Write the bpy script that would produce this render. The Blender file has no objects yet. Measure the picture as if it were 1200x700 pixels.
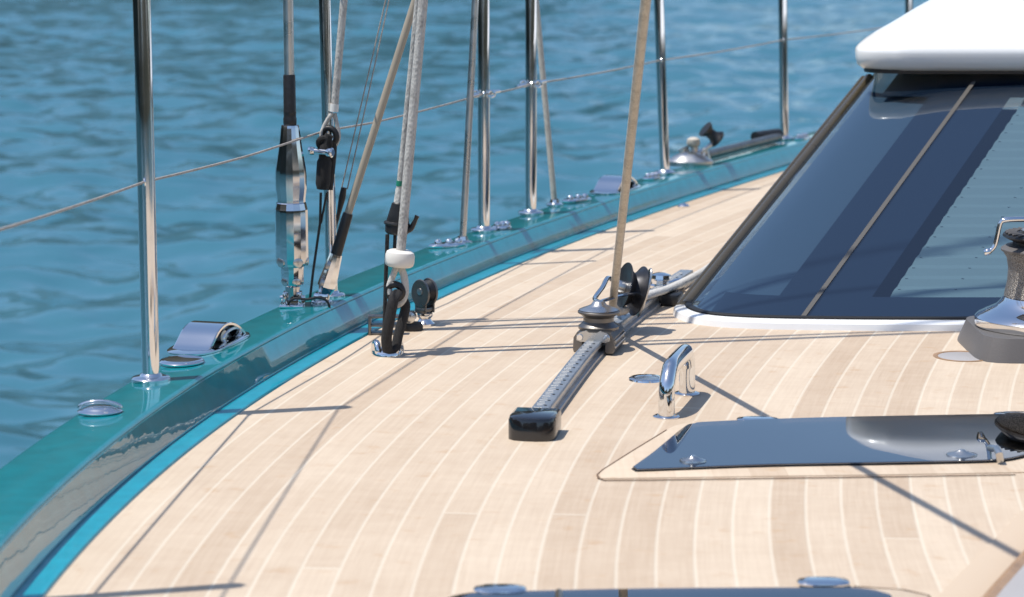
import bpy, bmesh, math, random
from mathutils import Vector, Matrix, noise
random.seed(7)
S = bpy.context.scene
COL = S.collection
V = Vector
R = math.radians
PI = math.pi

# ------------------------------------------------------------------ camera
FPX = 2833.0; TH = math.atan(469 / FPX); HC = 0.90
cam_d = bpy.data.cameras.new('camera'); cam = bpy.data.objects.new('camera', cam_d); COL.objects.link(cam)
cam.location = (0, 0, HC); cam.rotation_euler = (PI / 2 - TH, 0, 0)
cam_d.sensor_width = 36; cam_d.lens = FPX / 1200 * 36
cam_d.clip_start = 0.05; cam_d.clip_end = 9000
cam_d.dof.use_dof = True; cam_d.dof.focus_distance = 4.72; cam_d.dof.aperture_fstop = 6.0
S.camera = cam

def ray(px, py):
    c, s = math.cos(TH), math.sin(TH)
    return V(((px - 600) / FPX, c + (350 - py) / FPX * s, -s + (350 - py) / FPX * c))
def at(px, py, z=0.0):
    d = ray(px, py); t = (z - HC) / d.z
    return V((d.x * t, d.y * t, z))
def atY(px, py, Y):
    d = ray(px, py); t = Y / d.y
    return V((d.x * t, Y, HC + d.z * t))

# ------------------------------------------------------------------ materials
def new_mat(name):
    m = bpy.data.materials.new(name); m.use_nodes = True
    nt = m.node_tree; b = nt.nodes['Principled BSDF']
    return m, nt, b
def N(nt, t, **kw):
    n = nt.nodes.new(t)
    for k, v in kw.items(): setattr(n, k, v)
    return n
def mat(name, col, rough=0.5, metal=0.0, coat=0.0, bump=0.0, bscale=50.0, var=0.0, vscale=6.0, rvar=0.0, ior=1.5, stretch=(1, 1, 1)):
    m, nt, b = new_mat(name)
    b.inputs['Base Color'].default_value = (*col, 1)
    b.inputs['Roughness'].default_value = rough
    b.inputs['Metallic'].default_value = metal
    b.inputs['Coat Weight'].default_value = coat
    b.inputs['Coat Roughness'].default_value = 0.02
    b.inputs['IOR'].default_value = ior
    tc = N(nt, 'ShaderNodeTexCoord')
    mp = N(nt, 'ShaderNodeMapping'); mp.inputs['Scale'].default_value = stretch
    nt.links.new(tc.outputs['Object'], mp.inputs['Vector'])
    if var > 0 or rvar > 0:
        n = N(nt, 'ShaderNodeTexNoise'); n.inputs['Scale'].default_value = vscale; n.inputs['Detail'].default_value = 6
        nt.links.new(mp.outputs[0], n.inputs['Vector'])
        if var > 0:
            h = N(nt, 'ShaderNodeHueSaturation'); h.inputs['Color'].default_value = (*col, 1)
            mr = N(nt, 'ShaderNodeMapRange'); mr.inputs['From Min'].default_value = 0.3; mr.inputs['From Max'].default_value = 0.7
            mr.inputs['To Min'].default_value = 1 - var; mr.inputs['To Max'].default_value = 1 + var
            nt.links.new(n.outputs[0], mr.inputs['Value']); nt.links.new(mr.outputs[0], h.inputs['Value'])
            nt.links.new(h.outputs[0], b.inputs['Base Color'])
        if rvar > 0:
            mr = N(nt, 'ShaderNodeMapRange'); mr.inputs['From Min'].default_value = 0.35; mr.inputs['From Max'].default_value = 0.7
            mr.inputs['To Min'].default_value = rough; mr.inputs['To Max'].default_value = rough + rvar
            nt.links.new(n.outputs[0], mr.inputs['Value']); nt.links.new(mr.outputs[0], b.inputs['Roughness'])
    if bump > 0:
        n = N(nt, 'ShaderNodeTexNoise'); n.inputs['Scale'].default_value = bscale; n.inputs['Detail'].default_value = 4
        nt.links.new(mp.outputs[0], n.inputs['Vector'])
        bp = N(nt, 'ShaderNodeBump'); bp.inputs['Strength'].default_value = bump; bp.inputs['Distance'].default_value = 0.004
        nt.links.new(n.outputs[0], bp.inputs['Height']); nt.links.new(bp.outputs[0], b.inputs['Normal'])
    return m

M = {}
M['chrome'] = mat('polished_stainless', (0.78, 0.78, 0.78), 0.045, 1.0, rvar=0.10, vscale=14)
M['chrome_dark'] = mat('darkened_polished_stainless', (0.64, 0.64, 0.65), 0.05, 1.0, rvar=0.10, vscale=20)  # same chrome, colour darkened to stand in for dark surroundings mirrored in it
M['darkmetal'] = mat('dark_block_metal', (0.055, 0.055, 0.06), 0.28, 0.8, rvar=0.25, vscale=40)
M['steel'] = mat('brushed_stainless', (0.60, 0.59, 0.57), 0.24, 1.0, bump=0.05, bscale=220, rvar=0.15, vscale=30)
M['anod'] = mat('dark_anodised_metal', (0.20, 0.19, 0.18), 0.27, 0.9, bump=0.05, bscale=200, rvar=0.2, vscale=30)
M['track'] = mat('grey_anodised_track', (0.42, 0.44, 0.46), 0.30, 0.8, rvar=0.2, vscale=40)
M['black'] = mat('black_plastic', (0.012, 0.012, 0.013), 0.32, rvar=0.25, vscale=40, bump=0.1, bscale=120)
M['gloss_black'] = mat('glossy_black_cap', (0.010, 0.010, 0.012), 0.10, coat=0.6, rvar=0.08, vscale=20)
M['rubber'] = mat('black_sleeve', (0.016, 0.014, 0.014), 0.42, bump=0.3, bscale=90)
M['webbing'] = mat('black_fibre_loop', (0.022, 0.020, 0.020), 0.75, bump=0.8, bscale=420, stretch=(3, 3, .6), var=.5, vscale=200)
M['white'] = mat('white_gelcoat', (0.80, 0.80, 0.79), 0.22, coat=0.35, var=0.012, vscale=3)
M['puck'] = mat('white_plastic', (0.74, 0.70, 0.64), 0.45, bump=0.08, bscale=100)
M['gasket'] = mat('black_rubber_gasket', (0.01, 0.01, 0.01), 0.5)
M['brownframe'] = mat('brown_window_frame', (0.06, 0.048, 0.028), 0.22, coat=.3, rvar=0.15, vscale=20)
M['pedestal'] = mat('grey_winch_pedestal', (0.12, 0.112, 0.108), 0.45, bump=0.1, bscale=300)
M['sky_tone'] = mat('painted_sky_reflection', (0.09, 0.135, 0.20), 0.8)  # blue tone painted in for the sky mirrored in the windscreen
M['interior'] = mat('dark_interior_lining', (0.03, 0.04, 0.06), 0.7)
M['frit'] = mat('dark_window_mask', (0.020, 0.032, 0.060), 0.35)
M['blind'] = mat('pale_pleated_blind', (0.40, 0.47, 0.48), 0.8)
M['green'] = mat('green_tape', (0.01, 0.20, 0.12), 0.5)
M['tape'] = mat('white_whipping', (0.72, 0.70, 0.66), 0.6)
M['seam'] = mat('grey_glass_joint', (0.095, 0.088, 0.078), 0.5)
M['coaming'] = mat('pale_grey_coaming', (0.36, 0.345, 0.34), 0.5, var=0.03)
M['teak_edge'] = mat('varnished_teak_edge', (0.36, 0.22, 0.12), 0.35, var=0.2, vscale=30)
M['groove'] = mat('dark_groove', (0.13, 0.08, 0.05), 0.8)

def rope_mat(name, c1, c2, sc=260):
    m, nt, b = new_mat(name)
    tc = N(nt, 'ShaderNodeTexCoord')
    mp = N(nt, 'ShaderNodeMapping'); mp.inputs['Scale'].default_value = (1, 1, .55)
    v = N(nt, 'ShaderNodeTexVoronoi'); v.inputs['Scale'].default_value = sc
    n = N(nt, 'ShaderNodeTexNoise'); n.inputs['Scale'].default_value = 40; n.inputs['Detail'].default_value = 5
    nt.links.new(tc.outputs['Object'], mp.inputs['Vector']); nt.links.new(mp.outputs[0], v.inputs['Vector']); nt.links.new(tc.outputs['Object'], n.inputs['Vector'])
    r = N(nt, 'ShaderNodeValToRGB'); r.color_ramp.elements[0].color = (*c2, 1); r.color_ramp.elements[1].color = (*c1, 1)
    r.color_ramp.elements[0].position = .3; r.color_ramp.elements[1].position = .62
    ma = N(nt, 'ShaderNodeMath', operation='ADD'); ms = N(nt, 'ShaderNodeMath', operation='MULTIPLY'); ms.inputs[1].default_value = .35
    nt.links.new(v.outputs['Distance'], ms.inputs[0]); nt.links.new(ms.outputs[0], ma.inputs[0])
    ms2 = N(nt, 'ShaderNodeMath', operation='MULTIPLY'); ms2.inputs[1].default_value = .75
    nt.links.new(n.outputs[0], ms2.inputs[0]); nt.links.new(ms2.outputs[0], ma.inputs[1])
    nt.links.new(ma.outputs[0], r.inputs[0]); nt.links.new(r.outputs[0], b.inputs['Base Color'])
    b.inputs['Roughness'].default_value = .75
    bp = N(nt, 'ShaderNodeBump'); bp.inputs['Strength'].default_value = .7; bp.inputs['Distance'].default_value = .0015
    nt.links.new(v.outputs['Distance'], bp.inputs['Height']); nt.links.new(bp.outputs[0], b.inputs['Normal'])
    return m
M['rope_tan'] = rope_mat('tan_rope', (0.56, 0.505, 0.43), (0.38, 0.335, 0.28))
M['rod_tan'] = mat('tan_rod_cover', (0.36, 0.305, 0.235), 0.4, bump=0.1, bscale=60, var=.08, vscale=15)
M['rope_grey'] = rope_mat('grey_braided_rope', (0.50, 0.475, 0.44), (0.27, 0.25, 0.23))
M['rope_pale'] = rope_mat('pale_rope', (0.56, 0.54, 0.50), (0.40, 0.385, 0.36))
M['wire'] = rope_mat('stainless_wire', (0.42, 0.38, 0.34), (0.25, 0.22, 0.20), 500)

def paint_mat(name, col, bump=0.05, coat_ior=1.6):
    m, nt, b = new_mat(name)
    b.inputs['Base Color'].default_value = (*col, 1); b.inputs['Roughness'].default_value = .28
    b.inputs['Specular IOR Level'].default_value = .1; b.inputs['Coat Weight'].default_value = 1; b.inputs['Coat Roughness'].default_value = .008; b.inputs['Coat IOR'].default_value = coat_ior
    tc = N(nt, 'ShaderNodeTexCoord')
    n = N(nt, 'ShaderNodeTexNoise'); n.inputs['Scale'].default_value = 7; n.inputs['Detail'].default_value = 3
    bp = N(nt, 'ShaderNodeBump'); bp.inputs['Strength'].default_value = bump; bp.inputs['Distance'].default_value = .01
    nt.links.new(tc.outputs['Object'], n.inputs['Vector']); nt.links.new(n.outputs[0], bp.inputs['Height'])
    nt.links.new(bp.outputs[0], b.inputs['Coat Normal']); nt.links.new(bp.outputs[0], b.inputs['Normal'])
    n2 = N(nt, 'ShaderNodeTexNoise'); n2.inputs['Scale'].default_value = 25; n2.inputs['Detail'].default_value = 8
    nt.links.new(tc.outputs['Object'], n2.inputs['Vector'])
    h = N(nt, 'ShaderNodeHueSaturation'); h.inputs['Color'].default_value = (*col, 1)
    mr = N(nt, 'ShaderNodeMapRange'); mr.inputs['From Min'].default_value = .3; mr.inputs['From Max'].default_value = .75
    mr.inputs['To Min'].default_value = .9; mr.inputs['To Max'].default_value = 1.15
    nt.links.new(n2.outputs[0], mr.inputs['Value']); nt.links.new(mr.outputs[0], h.inputs['Value']); nt.links.new(h.outputs[0], b.inputs['Base Color'])
    return m
M['teal'] = paint_mat('teal_gloss_paint', (0.001, 0.22, 0.265), .12, 1.8)
M['teal_cap'] = paint_mat('teal_cap_paint', (0.0004, 0.180, 0.215), .06, 1.26)  # same paint as the bulwark face, darkened with weaker coat against pale reflections
M['teal_hull'] = paint_mat('teal_topside_paint', (0.001, 0.12, 0.135), .05)
M['cyan'] = paint_mat('turquoise_waterway_paint', (0.006, 0.30, 0.40), .1, 1.4)

def teak_mat(name, planks=True):
    m, nt, b = new_mat(name)
    L = nt.links.new
    uv = N(nt, 'ShaderNodeTexCoord'); sep = N(nt, 'ShaderNodeSeparateXYZ'); L(uv.outputs['UV'], sep.inputs[0])
    def math_(op, a, b_=None, c=None):
        n = N(nt, 'ShaderNodeMath', operation=op)
        for i, x in enumerate((a, b_, c)):
            if x is None: continue
            if isinstance(x, (int, float)): n.inputs[i].default_value = x
            else: L(x, n.inputs[i])
        return n.outputs[0]
    PW = .0535
    u = math_('DIVIDE', sep.outputs[0], PW)          # plank index coordinate
    fu = math_('FLOOR', u)
    wn = N(nt, 'ShaderNodeTexWhiteNoise', noise_dimensions='1D'); L(fu, wn.inputs['W'])
    v = math_('ADD', math_('DIVIDE', sep.outputs[1], 5.3), math_('MULTIPLY', wn.outputs['Value'], 5.0))
    fv = math_('FLOOR', v)
    cb = N(nt, 'ShaderNodeCombineXYZ'); L(fu, cb.inputs[0]); L(fv, cb.inputs[1])
    wn2 = N(nt, 'ShaderNodeTexWhiteNoise', noise_dimensions='2D'); L(cb.outputs[0], wn2.inputs['Vector'])
    tint = wn2.outputs['Value']
    # grain: long noise along the plank, offset per plank
    cg = N(nt, 'ShaderNodeCombineXYZ')
    L(math_('MULTIPLY', sep.outputs[0], 160.0), cg.inputs[0]); L(math_('ADD', math_('MULTIPLY', sep.outputs[1], 5.0), math_('MULTIPLY', tint, 40.0)), cg.inputs[1]); L(math_('MULTIPLY', tint, 10.0), cg.inputs[2])
    g = N(nt, 'ShaderNodeTexNoise'); g.inputs['Scale'].default_value = 1; g.inputs['Detail'].default_value = 7; g.inputs['Roughness'].default_value = .65; L(cg.outputs[0], g.inputs['Vector'])
    # cross-wise wear (sanding and salt)
    cc = N(nt, 'ShaderNodeCombineXYZ')
    L(math_('MULTIPLY', sep.outputs[0], 14.0), cc.inputs[0]); L(math_('MULTIPLY', sep.outputs[1], 34.0), cc.inputs[1]); L(math_('MULTIPLY', tint, 7.0), cc.inputs[2])
    cw = N(nt, 'ShaderNodeTexNoise'); cw.inputs['Scale'].default_value = 1; cw.inputs['Detail'].default_value = 6; L(cc.outputs[0], cw.inputs['Vector'])
    blot = N(nt, 'ShaderNodeTexNoise'); blot.inputs['Scale'].default_value = 3.2; blot.inputs['Detail'].default_value = 8; blot.inputs['Roughness'].default_value = .7; L(uv.outputs['UV'], blot.inputs['Vector'])
    spots = N(nt, 'ShaderNodeTexNoise'); spots.inputs['Scale'].default_value = 22; spots.inputs['Detail'].default_value = 3; L(uv.outputs['UV'], spots.inputs['Vector'])
    r = N(nt, 'ShaderNodeValToRGB'); e = r.color_ramp.elements
    e[0].position = 0; e[0].color = (.43, .318, .222, 1); e[1].position = 1; e[1].color = (.645, .535, .41, 1)
    k = math_('ADD', math_('MULTIPLY', tint, .45), math_('MULTIPLY', g.outputs[0], .66))
    k = math_('ADD', k, math_('MULTIPLY', cw.outputs[0], .34))
    k = math_('ADD', k, math_('MULTIPLY', blot.outputs[0], .75))
    k = math_('SUBTRACT', k, .62)
    L(k, r.inputs[0])
    sp = N(nt, 'ShaderNodeMapRange'); sp.inputs['From Min'].default_value = .60; sp.inputs['From Max'].default_value = .74; sp.inputs['To Max'].default_value = .35; L(spots.outputs[0], sp.inputs['Value'])
    mx0 = N(nt, 'ShaderNodeMix', data_type='RGBA'); L(sp.outputs[0], mx0.inputs[0]); L(r.outputs[0], mx0.inputs[6]); mx0.inputs[7].default_value = (.44, .27, .14, 1)
    out = mx0.outputs[2]
    hgt = math_('MULTIPLY', g.outputs[0], .6)
    if planks:
        fr = math_('FRACT', u); dd = math_('ABSOLUTE', math_('SUBTRACT', fr, .5))
        c1 = N(nt, 'ShaderNodeMapRange'); c1.inputs['From Min'].default_value = .440; c1.inputs['From Max'].default_value = .470; L(dd, c1.inputs['Value'])
        fv2 = math_('ABSOLUTE', math_('SUBTRACT', math_('FRACT', v), .5))
        c2 = N(nt, 'ShaderNodeMapRange'); c2.inputs['From Min'].default_value = .4992; c2.inputs['From Max'].default_value = .4996; L(fv2, c2.inputs['Value'])
        ck = math_('MAXIMUM', c1.outputs[0], c2.outputs[0])
        mx = N(nt, 'ShaderNodeMix', data_type='RGBA'); L(math_('MULTIPLY', ck, .41), mx.inputs[0]); L(out, mx.inputs[6]); mx.inputs[7].default_value = (.70, .645, .53, 1)
        out = mx.outputs[2]
        hgt = math_('SUBTRACT', hgt, math_('MULTIPLY', ck, .5))
    L(out, b.inputs['Base Color'])
    b.inputs['Roughness'].default_value = .62
    b.inputs['Specular IOR Level'].default_value = .35
    bp = N(nt, 'ShaderNodeBump'); bp.inputs['Strength'].default_value = .35; bp.inputs['Distance'].default_value = .0012
    L(hgt, bp.inputs['Height']); L(bp.outputs[0], b.inputs['Normal'])
    return m
M['teak'] = teak_mat('caulked_teak'); M['teak_plain'] = teak_mat('plain_teak_margin', False)

def glass_mat(name, tint, ior):
    m = bpy.data.materials.new(name); m.use_nodes = True; nt = m.node_tree; nt.nodes.clear(); L = nt.links.new
    o = N(nt, 'ShaderNodeOutputMaterial'); mx = N(nt, 'ShaderNodeMixShader'); t = N(nt, 'ShaderNodeBsdfTransparent'); g = N(nt, 'ShaderNodeBsdfGlossy')
    t.inputs[0].default_value = (*tint, 1); g.inputs['Roughness'].default_value = .012; g.inputs['Color'].default_value = (.88, .92, .97, 1)
    f0 = ((ior - 1) / (ior + 1)) ** 2
    ge = N(nt, 'ShaderNodeNewGeometry'); dt = N(nt, 'ShaderNodeVectorMath', operation='DOT_PRODUCT')
    def mm(op, a, b_):
        k = N(nt, 'ShaderNodeMath', operation=op)
        for i, x in enumerate((a, b_)):
            if x is None: continue
            if isinstance(x, (int, float)): k.inputs[i].default_value = x
            else: L(x, k.inputs[i])
        return k.outputs[0]
    L(ge.outputs['Incoming'], dt.inputs[1])
    tc = N(nt, 'ShaderNodeTexCoord'); n = N(nt, 'ShaderNodeTexNoise'); n.inputs['Scale'].default_value = 2.2; n.inputs['Detail'].default_value = 1
    bp = N(nt, 'ShaderNodeBump'); bp.inputs['Strength'].default_value = .25; bp.inputs['Distance'].default_value = .01
    L(tc.outputs['Object'], n.inputs['Vector']); L(n.outputs[0], bp.inputs['Height']); L(bp.outputs[0], g.inputs['Normal']); L(bp.outputs[0], dt.inputs[0])
    fz = mm('ADD', mm('MULTIPLY', mm('POWER', mm('SUBTRACT', 1.0, mm('ABSOLUTE', dt.outputs['Value'], None)), 5.0), 1 - f0), f0)
    L(fz, mx.inputs[0]); L(t.outputs[0], mx.inputs[1]); L(g.outputs[0], mx.inputs[2]); L(mx.outputs[0], o.inputs[0])
    return m
M['glass'] = glass_mat('tinted_windscreen_glass', (.50, .60, .64), 2.3)
M['hatch_glass'] = glass_mat('tinted_hatch_glass', (.30, .27, .27), 2.7)

def drum_mat():
    m, nt, b = new_mat('knurled_winch_drum'); L = nt.links.new
    b.inputs['Metallic'].default_value = .85; b.inputs['Roughness'].default_value = .42
    tc = N(nt, 'ShaderNodeTexCoord'); v = N(nt, 'ShaderNodeTexVoronoi'); v.inputs['Scale'].default_value = 520
    L(tc.outputs['Object'], v.inputs['Vector'])
    r = N(nt, 'ShaderNodeValToRGB'); r.color_ramp.elements[0].color = (.62, .58, .52, 1); r.color_ramp.elements[1].color = (.20, .185, .17, 1)
    r.color_ramp.elements[0].position = .1; r.color_ramp.elements[1].position = .6
    L(v.outputs['Distance'], r.inputs[0]); L(r.outputs[0], b.inputs['Base Color'])
    bp = N(nt, 'ShaderNodeBump'); bp.inputs['Strength'].default_value = 1; bp.inputs['Distance'].default_value = .002; L(v.outputs['Distance'], bp.inputs['Height']); L(bp.outputs[0], b.inputs['Normal'])
    return m
M['drum'] = drum_mat()

def water_mat():
    m, nt, b = new_mat('sea_water'); L = nt.links.new
    b.inputs['Base Color'].default_value = (.044, .150, .205, 1); b.inputs['Roughness'].default_value = .10; b.inputs['IOR'].default_value = 1.47
    tc = N(nt, 'ShaderNodeTexCoord')
    def noise(sc, st, det=3):
        mp = N(nt, 'ShaderNodeMapping'); mp.inputs['Scale'].default_value = st; mp.inputs['Rotation'].default_value = (0, 0, R(random.uniform(-12, 12)))
        n = N(nt, 'ShaderNodeTexNoise'); n.inputs['Scale'].default_value = sc; n.inputs['Detail'].default_value = det; n.inputs['Roughness'].default_value = .5
        L(tc.outputs['Object'], mp.inputs[0]); L(mp.outputs[0], n.inputs['Vector']); return n.outputs[0]
    a = noise(.55, (.42, 1, 1), 3); c = noise(1.7, (.45, 1, 1), 2); d = noise(6, (.5, 1, 1), 1)
    def bump(h, dist, nrm=None):
        bp = N(nt, 'ShaderNodeBump'); bp.inputs['Strength'].default_value = 1; bp.inputs['Distance'].default_value = dist
        L(h, bp.inputs['Height'])
        if nrm: L(nrm, bp.inputs['Normal'])
        return bp.outputs[0]
    nrm = bump(c, WA[1]); nrm = bump(d, WA[2], nrm)
    L(nrm, b.inputs['Normal'])
    return m
WA = (0, .12, .012)
M['water'] = water_mat()

def hill_mat():
    m, nt, b = new_mat('wooded_hillside'); L = nt.links.new
    b.inputs['Roughness'].default_value = .9
    tc = N(nt, 'ShaderNodeTexCoord'); n = N(nt, 'ShaderNodeTexNoise'); n.inputs['Scale'].default_value = .05; n.inputs['Detail'].default_value = 10
    L(tc.outputs['Object'], n.inputs['Vector'])
    r = N(nt, 'ShaderNodeValToRGB'); e = r.color_ramp.elements; e[0].position = .4; e[0].color = (.008, .013, .007, 1); e[1].position = .68; e[1].color = (.050, .042, .026, 1)
    L(n.outputs[0], r.inputs[0]); L(r.outputs[0], b.inputs['Base Color'])
    return m
M['hill'] = hill_mat()

# ------------------------------------------------------------------ mesh helpers
class MB:
    def __init__(s): s.v = []; s.f = []; s.uv = None
    def add(s, vs, fs):
        k = len(s.v); s.v += [V(p) for p in vs]; s.f += [tuple(i + k for i in f) for f in fs]; return s
    def rings(s, rings, closed=True, cap=True):
        n = len(rings[0]); vs = [p for r_ in rings for p in r_]; fs = []
        for i in range(len(rings) - 1):
            for j in range(n if closed else n - 1):
                a = i * n + j; b_ = i * n + (j + 1) % n
                fs.append((a, b_, b_ + n, a + n))
        if cap and closed:
            fs.append(tuple(range(n - 1, -1, -1))); fs.append(tuple((len(rings) - 1) * n + j for j in range(n)))
        return s.add(vs, fs)
    def tube(s, pts, r, n=14, cap=True, flat=1.0, up=None, taper=None):
        pts = [V(p) for p in pts]; rs = r if isinstance(r, (list, tuple)) else [r] * len(pts)
        T = []
        for i in range(len(pts)):
            a = pts[max(0, i - 1)]; b_ = pts[min(len(pts) - 1, i + 1)]; T.append((b_ - a).normalized())
        u = V(up) if up else (V((0, 0, 1)) if abs(T[0].z) < .9 else V((1, 0, 0)))
        u = (u - T[0] * u.dot(T[0])).normalized(); rings = []
        for i, p in enumerate(pts):
            u = (u - T[i] * u.dot(T[i])).normalized(); w = T[i].cross(u)
            rings.append([p + u * (rs[i] * flat * math.cos(2 * PI * k / n)) + w * (rs[i] * math.sin(2 * PI * k / n)) for k in range(n)])
        return s.rings(rings, True, cap)
    def loop(s, c, ax, R_, r, a0=0, a1=360, n=32, m=10, e1=None, sx=1.0, sy=1.0, flat=1.0):
        ax = V(ax).normalized(); e = V(e1) if e1 else (V((0, 0, 1)) if abs(ax.z) < .9 else V((1, 0, 0)))
        e = (e - ax * e.dot(ax)).normalized(); w = ax.cross(e); full = abs(a1 - a0) >= 360; rings = []
        cnt = n if full else n + 1
        for i in range(cnt):
            a = R(a0 + (a1 - a0) * i / n); d = e * math.cos(a) * sx + w * math.sin(a) * sy; dn = (e * math.cos(a) + w * math.sin(a))
            p = V(c) + d * R_
            rings.append([p + dn * (r * math.cos(2 * PI * k / m)) + ax * (r * flat * math.sin(2 * PI * k / m)) for k in range(m)])
        if full: rings.append(rings[0]); return s.rings(rings, True, False)
        return s.rings(rings, True, True)
    def lathe(s, c, prof, ax=(0, 0, 1), n=36, sx=1.0, sy=1.0, e1=None, sq=None):
        ax = V(ax).normalized(); e = V(e1) if e1 else (V((1, 0, 0)) if abs(ax.x) < .9 else V((0, 1, 0)))
        e = (e - ax * e.dot(ax)).normalized(); w = ax.cross(e); rings = []
        for (r_, h) in prof:
            ring = []
            for k in range(n):
                a = 2 * PI * k / n; cx, cy = math.cos(a), math.sin(a)
                if sq:
                    q = (abs(cx) ** sq + abs(cy) ** sq) ** (-1 / sq); cx *= q; cy *= q
                ring.append(V(c) + ax * h + e * (cx * r_ * sx) + w * (cy * r_ * sy))
            rings.append(ring)
        return s.rings(rings)
    def box(s, c, size, bev=0.0, rot=None, seg=2):
        bm = bmesh.new(); bmesh.ops.create_cube(bm, size=1)
        for v in bm.verts: v.co = V((v.co.x * size[0], v.co.y * size[1], v.co.z * size[2]))
        if bev: bmesh.ops.bevel(bm, geom=list(bm.edges), offset=bev, segments=seg, affect='EDGES', profile=.5)
        m_ = Matrix.Translation(V(c)) @ (rot.to_4x4() if rot else Matrix.Identity(4))
        bm.verts.index_update(); vs = [m_ @ v.co for v in bm.verts]; fs = [[v.index for v in f.verts] for f in bm.faces]; bm.free()
        return s.add(vs, fs)
    def prism(s, outline, z0, z1, bev=0.0):
        """outline: world XY list; a bevelled slab"""
        n = len(outline); c = V((sum(p[0] for p in outline) / n, sum(p[1] for p in outline) / n))
        def inset(d):
            out = []
            for i in range(n):
                a = V(outline[i - 1][:2]); p = V(outline[i][:2]); q = V(outline[(i + 1) % n][:2])
                t = (q - a).normalized(); nr = V((-t.y, t.x)); 
                if nr.dot(c - p) < 0: nr = -nr
                out.append(p + nr * d)
            return out
        lv = [(0, z0), (0, z1 - bev), (bev * .3, z1 - bev * .3), (bev, z1)] if bev else [(0, z0), (0, z1)]
        return s.rings([[V((p.x, p.y, z)) for p in inset(d)] for d, z in lv])

def build(mb, name, material, parent=None, off=V((0, 0, 0)), smooth=40, uvf=None):
    me = bpy.data.meshes.new(name); me.from_pydata([p - off for p in mb.v], [], mb.f)
    bm = bmesh.new(); bm.from_mesh(me); bmesh.ops.recalc_face_normals(bm, faces=bm.faces)
    if uvf:
        uvl = bm.loops.layers.uv.new('UVMap')
        bm.verts.index_update()
        for f in bm.faces:
            for l in f.loops: l[uvl].uv = uvf[l.vert.index]
    bm.to_mesh(me); bm.free()
    for p in me.polygons: p.use_smooth = len(p.vertices) < 9
    me.set_sharp_from_angle(angle=R(smooth))
    me.materials.append(material)
    o = bpy.data.objects.new(name, me); COL.objects.link(o)
    if parent: o.parent = parent
    return o
def tag(o, label, cat, group=None, kind=None):
    if label: o['label'] = label
    if cat: o['category'] = cat
    if group: o['group'] = group
    if kind: o['kind'] = kind
    return o
class Thing:
    def __init__(s, name, label, cat, loc=(0, 0, 0), group=None):
        s.loc = V(loc); s.o = bpy.data.objects.new(name, None); COL.objects.link(s.o); s.o.location = s.loc; s.o.empty_display_size = .05
        tag(s.o, label, cat, group)
    def part(s, name, mb, m, parent=None, label=None, smooth=40, uvf=None):
        o = build(mb, name, M[m], parent or s.o, s.loc, smooth, uvf)
        if label: o['label'] = label
        return o
def solo(name, mb, m, label, cat, loc=(0, 0, 0), group=None, smooth=40):
    o = build(mb, name, M[m], None, V(loc), smooth); o.location = V(loc); return tag(o, label, cat, group)
def copy_tree(o, parent=None):
    c = o.copy(); COL.objects.link(c); c.parent = parent
    for ch in [x for x in ALL() if x.parent == o]: copy_tree(ch, c)
    return c
def ALL(): return list(bpy.data.objects)
def cr(pts, k=8):
    """Catmull-Rom through points"""
    P_ = [V(p) for p in pts]; P_ = [P_[0] * 2 - P_[1]] + P_ + [P_[-1] * 2 - P_[-2]]; out = []
    for i in range(1, len(P_) - 2):
        for j in range(k):
            t = j / k; a, b_, c, d = P_[i - 1:i + 3]
            out.append(.5 * ((2 * b_) + (c - a) * t + (2 * a - 5 * b_ + 4 * c - d) * t * t + (3 * b_ - a - 3 * c + d) * t ** 3))
    out.append(P_[-2]); return out
def lerp(a, b, t): return a + (b - a) * t

# ------------------------------------------------------------------ hull line in plan (teak edge)
def slope(Y):
    g = lambda y: -.01275363 * y * y + .22970386 * y - .55094123
    if Y < 3: return g(3) + .035 * (Y - 3)
    if Y > 8.3: return g(8.3) + .05 * (Y - 8.3)
    return g(Y)
YS = []; XS = []; SS = []
y = 3.0; x = -.00425121 * 27 + .11485193 * 9 - .55094123 * 3 + .11875286
DY = .05
fw = [(3.0, x)]
while y < 15:
    x += slope(y + DY / 2) * DY; y += DY; fw.append((y, x))
y, x = fw[0]; bw = []
while y > -4:
    x -= slope(y - DY / 2) * DY; y -= DY; bw.append((y, x))
LINE = bw[::-1] + fw
s_ = 0; CUR = []
for i, (yy, xx) in enumerate(LINE):
    if i: s_ += math.hypot(yy - LINE[i - 1][0], xx - LINE[i - 1][1])
    CUR.append((yy, xx, s_))
def hull(i, t):
    yy, xx, s = CUR[i]; sl = slope(yy); l = math.hypot(1, sl); return V((xx + t / l, yy - t * sl / l, 0))
def idx(Y): return max(0, min(len(CUR) - 1, int(round((Y - CUR[0][0]) / DY))))
def ztop(Y):
    if Y < 3: return .073
    return max(.060, lerp(.073, .061, (Y - 3) / 3.2))
def rail(Y, t=-.12): 
    p = hull(idx(Y), t); p.z = ztop(Y); return p
def on_rail(px, py):
    z = .08
    for _ in range(4): z = ztop(at(px, py, z).y)
    return at(px, py, z)

# deck: one sheet of sprung planking
db = MB(); uvs = []; nt_ = 60; rows = []
vs = []; fs = []; TS = [-.006 + 4.6 * k / nt_ for k in range(nt_ + 1)]
for i in range(0, len(CUR), 2):
    for t in TS:
        p = hull(i, t); vs.append(p); uvs.append((t, CUR[i][2]))
nr = len(vs) // (nt_ + 1)
for i in range(nr - 1):
    for j in range(nt_):
        a = i * (nt_ + 1) + j; fs.append((a, a + 1, a + nt_ + 2, a + nt_ + 1))
db.add(vs, fs)
deck = build(db, 'deck', M['teak'], uvf=uvs); deck['kind'] = 'structure'

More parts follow.
